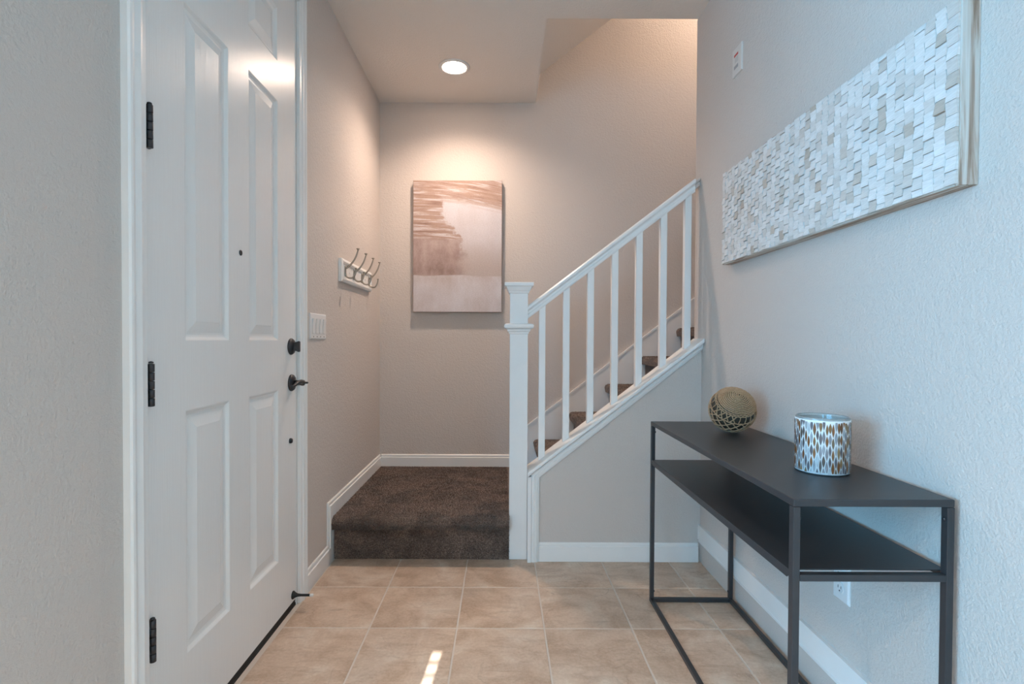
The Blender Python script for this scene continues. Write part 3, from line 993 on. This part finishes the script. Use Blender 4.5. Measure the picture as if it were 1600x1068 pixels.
NCOL, NROW = 40, 13
py0, py1 = ay0 + .0030, ay1 - .0030
qz0, qz1 = az0 + .0030, az1 - .0030
pw, ph = (py1 - py0) / NCOL, (qz1 - qz0) / NROW
PX = AF - .0062
def piece_verts(w, h, tb, tt, ty):
    """chip lying on the panel: proud by tb at the bottom edge and tt at the top edge"""
    g = .00045
    a, b = w / 2 - g, h / 2 - g
    return [(0, -a, -b), (0, a, -b), (0, a, b), (0, -a, b),
            (-tb, -a, -b), (-tb - ty, a, -b), (-tt - ty, a, b), (-tt, -a, b)]
PF = [(3, 2, 1, 0), (4, 5, 6, 7), (0, 1, 5, 4), (1, 2, 6, 5), (2, 3, 7, 6), (3, 0, 4, 7)]
def thick():
    t = random.random()
    if t < .62: return (.0066 + .003 * random.random(), .0018 + .0015 * random.random())
    return (.0025 + .002 * random.random(), .0052 + .0022 * random.random())
variants = {}
cells = []
for c in range(NCOL):
    off = .5 if c % 2 else 0.0
    zz = [qz0]
    first = ph * (.5 if c % 2 else 1.0)
    z = qz0 + first
    while z < qz1 - 1e-6:
        zz.append(z); z += ph
    zz.append(qz1)
    for a, b in zip(zz[:-1], zz[1:]):
        if b - a < .006: continue
        cells.append((py0 + pw * (c + .5), (a + b) / 2, b - a))
cells.sort(key=lambda q: q[0])
far = MB(); tones = []
for k, (yc, zc, h) in enumerate(cells):
    tb, tt = thick(); ty = random.uniform(-.0009, .0009)
    if k < 290:
        key = (round(h, 3), random.randrange(9))
        if key not in variants:
            me = bpy.data.meshes.new('mosaic_chip'); me.from_pydata(piece_verts(pw, h, tb, tt, ty), [], PF)
            me.materials.append(M['piece']); me.update(); variants[key] = me
        link('mosaic_chip', variants[key], art, (PX, yc, zc))
    else:
        i = len(far.v)
        far.v += [(PX + x, yc + y, zc + z) for x, y, z in piece_verts(pw, h, tb, tt, ty)]
        t = random.random()
        for q in PF:
            far.f.append(tuple(i + j for j in q)); far.sm.append(False)
        tones += [t] * 6
o = part(far, 'mosaic_chips_far', 'piece_far', art); tag(o, kind='stuff')
at = o.data.attributes.new('tone', 'FLOAT', 'FACE')
at.data.foreach_set('value', tones)

# ------------------------------------------------------------------ console table
tx0, tx1, ty0, ty1, tz = .6295, .977, 1.136, 2.234, .762
tb_ = thing('console_table', ((tx0 + tx1) / 2, (ty0 + ty1) / 2, 0), 'slim black metal console table with one shelf against right wall', 'table')
T = .0155
TD = .018
mb = MB(); mb.cbox(tx0, tx1, ty0, ty1, tz - .0165, tz, .0022)
part(mb, 'table_top', 'table', tb_)
zt = tz - .0168
for x0 in (tx0, tx1 - T):
    for y0 in (ty0, ty1 - TD):
        mb = MB(); mb.cbox(x0, x0 + T, y0, y0 + TD, .0165, zt, .0015); lg = part(mb, 'leg', 'table', tb_)
        s = 1 if x0 == tx0 else -1
        xi = x0 + T if s > 0 else x0
        for zz in (zt - .027, .0455):
            mb = MB(); mb.lathe((xi, y0 + TD / 2, zz), [(.0048, 0), (.0048, s * .002), (.003, s * .0042)], 12, 'X')
            part(mb, 'screw', 'black', lg, WO[tb_])
for x0 in (tx0, tx1 - T):
    mb = MB(); mb.cbox(x0, x0 + T, ty0 + TD + .0002, ty1 - TD - .0002, .0015, .0165, .0015); part(mb, 'floor_rail', 'table', tb_)
for y0 in (ty0, ty1 - TD):
    mb = MB(); mb.cbox(tx0, tx1, y0, y0 + TD, .0015, .0163, .0015); part(mb, 'floor_rail', 'table', tb_)
    for x0 in (tx0 + .012, tx1 - .012):
        mb = MB(); mb.lathe((x0, y0 + TD / 2, 0), [(.006, 0), (.006, .0014)], 12); part(mb, 'foot_pad', 'tip', tb_)
sz1 = .6035
for y0 in (ty0, ty1 - TD):
    mb = MB(); mb.cbox(tx0 + T + .0002, tx1 - T - .0002, y0, y0 + TD, .5835, .5985, .0015); part(mb, 'shelf_rail', 'table', tb_)
mb = MB()
sy0, sy1 = ty0 + TD + .001, ty1 - TD - .001
mb.cbox(tx0 + .001, tx1 - .001, sy0, sy1, sz1 - .003, sz1, .001)
for x0 in (tx0 + .001, tx1 - .003):
    c = .008
    mb.prism([(sy0 + c, sz1 - .0205), (sy1 - c, sz1 - .0205), (sy1, sz1 - .0145), (sy1, sz1 - .003), (sy0, sz1 - .003), (sy0, sz1 - .0145)], 'X', x0, x0 + .002)
part(mb, 'shelf', 'table', tb_)

# ------------------------------------------------------------------ rope covered glass ball
br, bxyz = .0845, Vector((.856, 1.965, tz + .0853))
ball = thing('rope_ball', (bxyz.x, bxyz.y, tz), 'tan jute rope ball netted over dark glass on the console table', 'ornament')
view = (Vector((0, 0, CAMH)) - bxyz).normalized()
rgt = Vector((0, 0, 1)).cross(view).normalized()      # image right seen from the camera
upv = view.cross(rgt).normalized()
ax = (rgt * .26 + upv * .66 + view * .70).normalized()
e1 = ax.orthogonal().normalized(); e2 = ax.cross(e1)
cr = .0025
def sp(theta, phi, r): return bxyz + (ax * math.cos(theta) + (e1 * math.cos(phi) + e2 * math.sin(phi)) * math.sin(theta)) * r
mb = MB()
rs = []
for k in range(1, 24):
    rs.append([sp(PI * k / 24, 2 * PI * j / 40, br - .0078) for j in range(40)])
mb.rings(rs)
part(mb, 'glass_float', 'ballglass', ball)
R1 = br - cr
D = math.pi / 180
mb = MB()
tmax, step_ = 54 * D, 4.3 * D
pts, ph_ = [], 0.0
while True:
    th = 1.5 * D + step_ * ph_ / (2 * PI)
    if th > tmax: break
    pts.append(sp(th, ph_, R1 + .0006 * math.sin(ph_ * 23))); ph_ += max(.06, .16 / max(.25, math.sin(th) * 2.2))
mb.tube(pts, cr, 6)
part(mb, 'coiled_cord', 'cord', ball)
mb = MB()
def ring(mb, th, amp=0.0, nw=12, ph0=0.0, r=cr * .82, n=150):
    mb.tube([sp(th + amp * math.sin(nw * 2 * PI * k / n + ph0), 2 * PI * k / n, R1) for k in range(n)], r, 5, closed=True)
for th in (56, 60, 80): ring(mb, th * D, .5 * D, 30, th)
NV = 22
for k in range(NV):
    a = 2 * PI * k / NV
    # part of the band is knotted, part is left open as upright cords
    if (k % 13) < 9:
        mb.tube([sp((60 + 20 * t) * D, a + .02 * math.sin(5 * t), R1 - .001) for t in (0, .25, .5, .75, 1)], cr * .6, 5)
    else:
        for q in range(2):
            mb.tube([sp((60 + 20 * t) * D, a + (.5 if q else -.5) * (t * 2 - 1) * .24, R1 - .001 + .001 * q) for t in (0, .2, .4, .6, .8, 1)], cr * .8, 5)
for i, th in enumerate((86, 97, 108, 119, 130, 141, 152, 163)):
    nw = 16 if th < 135 else (12 if th < 155 else 7)
    amp = 4.3 if th < 155 else 2.5
    ring(mb, th * D, amp * D, nw, (i % 2) * PI, cr * .8, 200)
part(mb, 'net_cord', 'cord', ball)

# ------------------------------------------------------------------ mosaic candle holder
vx, vy, vr, vh = .8415, 1.388, .0635, .1445
vase = thing('candle_holder', (vx, vy, tz), 'round glass candle holder covered in brown and silver lozenge mosaic', 'candle holder')
mb = MB()
z0 = tz + .0004
pr = [(vr - .010, 0), (vr - .004, .0006), (vr - .0015, .004), (vr - .0015, vh - .003), (vr - .0022, vh - .0006), (vr - .0034, vh), (vr - .0046, vh - .0006),
      (vr - .0052, vh - .003), (vr - .0052, .012), (vr - .012, .008), (.003, .008)]
mb.lathe((vx, vy, z0), pr, 64)
part(mb, 'glass_cup', 'vaseglass', vase)
mb = MB()
mb.lathe((vx, vy, z0), [(vr - .0014, .003), (vr - .0003, .0035), (vr - .0003, vh - .0075), (vr - .0014, vh - .006)], 64, cap=False)
part(mb, 'grout_sleeve', 'vasegrout', vase)
mb = MB(); tones = []
NC = 58
for c in range(NC):
    a0 = 2 * PI * (c + .5 * 0) / NC
    z = .0045 - (.017 if c % 2 else 0) + random.uniform(-.003, .003)
    while z < vh - .010:
        L = random.uniform(.027, .036)
        za, zb = z + .0006, z + L - .0006
        hwid = PI / NC * random.uniform(.85, 1.08)
        lim0, lim1 = .0042, vh - .0082
        col = []
        N = 8
        left, right = [], []
        for k in range(N + 1):
            t = k / N; zz = za + (zb - za) * t
            wv = hwid * (.10 + .90 * math.sin(PI * t) ** 1.15)
            if zz < lim0 or zz > lim1: continue
            left.append((a0 - wv, zz)); right.append((a0 + wv, zz))
        if len(left) >= 3:
            loop = left + right[::-1]
            R = vr + .0002
            mb.quad([(vx + R * math.cos(a), vy + R * math.sin(a), z0 + zz) for a, zz in loop])
            q = random.random(); tones.append(q)
        z += L
# give the lozenges a thickness towards the sleeve
o = part(mb, 'mosaic_lozenges', 'mosaic', vase); tag(o, kind='stuff')
at = o.data.attributes.new('tone', 'FLOAT', 'FACE'); at.data.foreach_set('value', tones)
bm = bmesh.new(); bm.from_mesh(o.data)
r = bmesh.ops.extrude_discrete_faces(bm, faces=bm.faces[:])
cax = Vector((vx, vy, 0)) - WO[vase]
for f in r['faces']:
    cc = f.calc_center_median()
    for v in f.verts:
        d = Vector((v.co.x - cax.x, v.co.y - cax.y, 0)).normalized()
        v.co += d * .0006 + (cc - v.co) * .04
bm.to_mesh(o.data); bm.free()
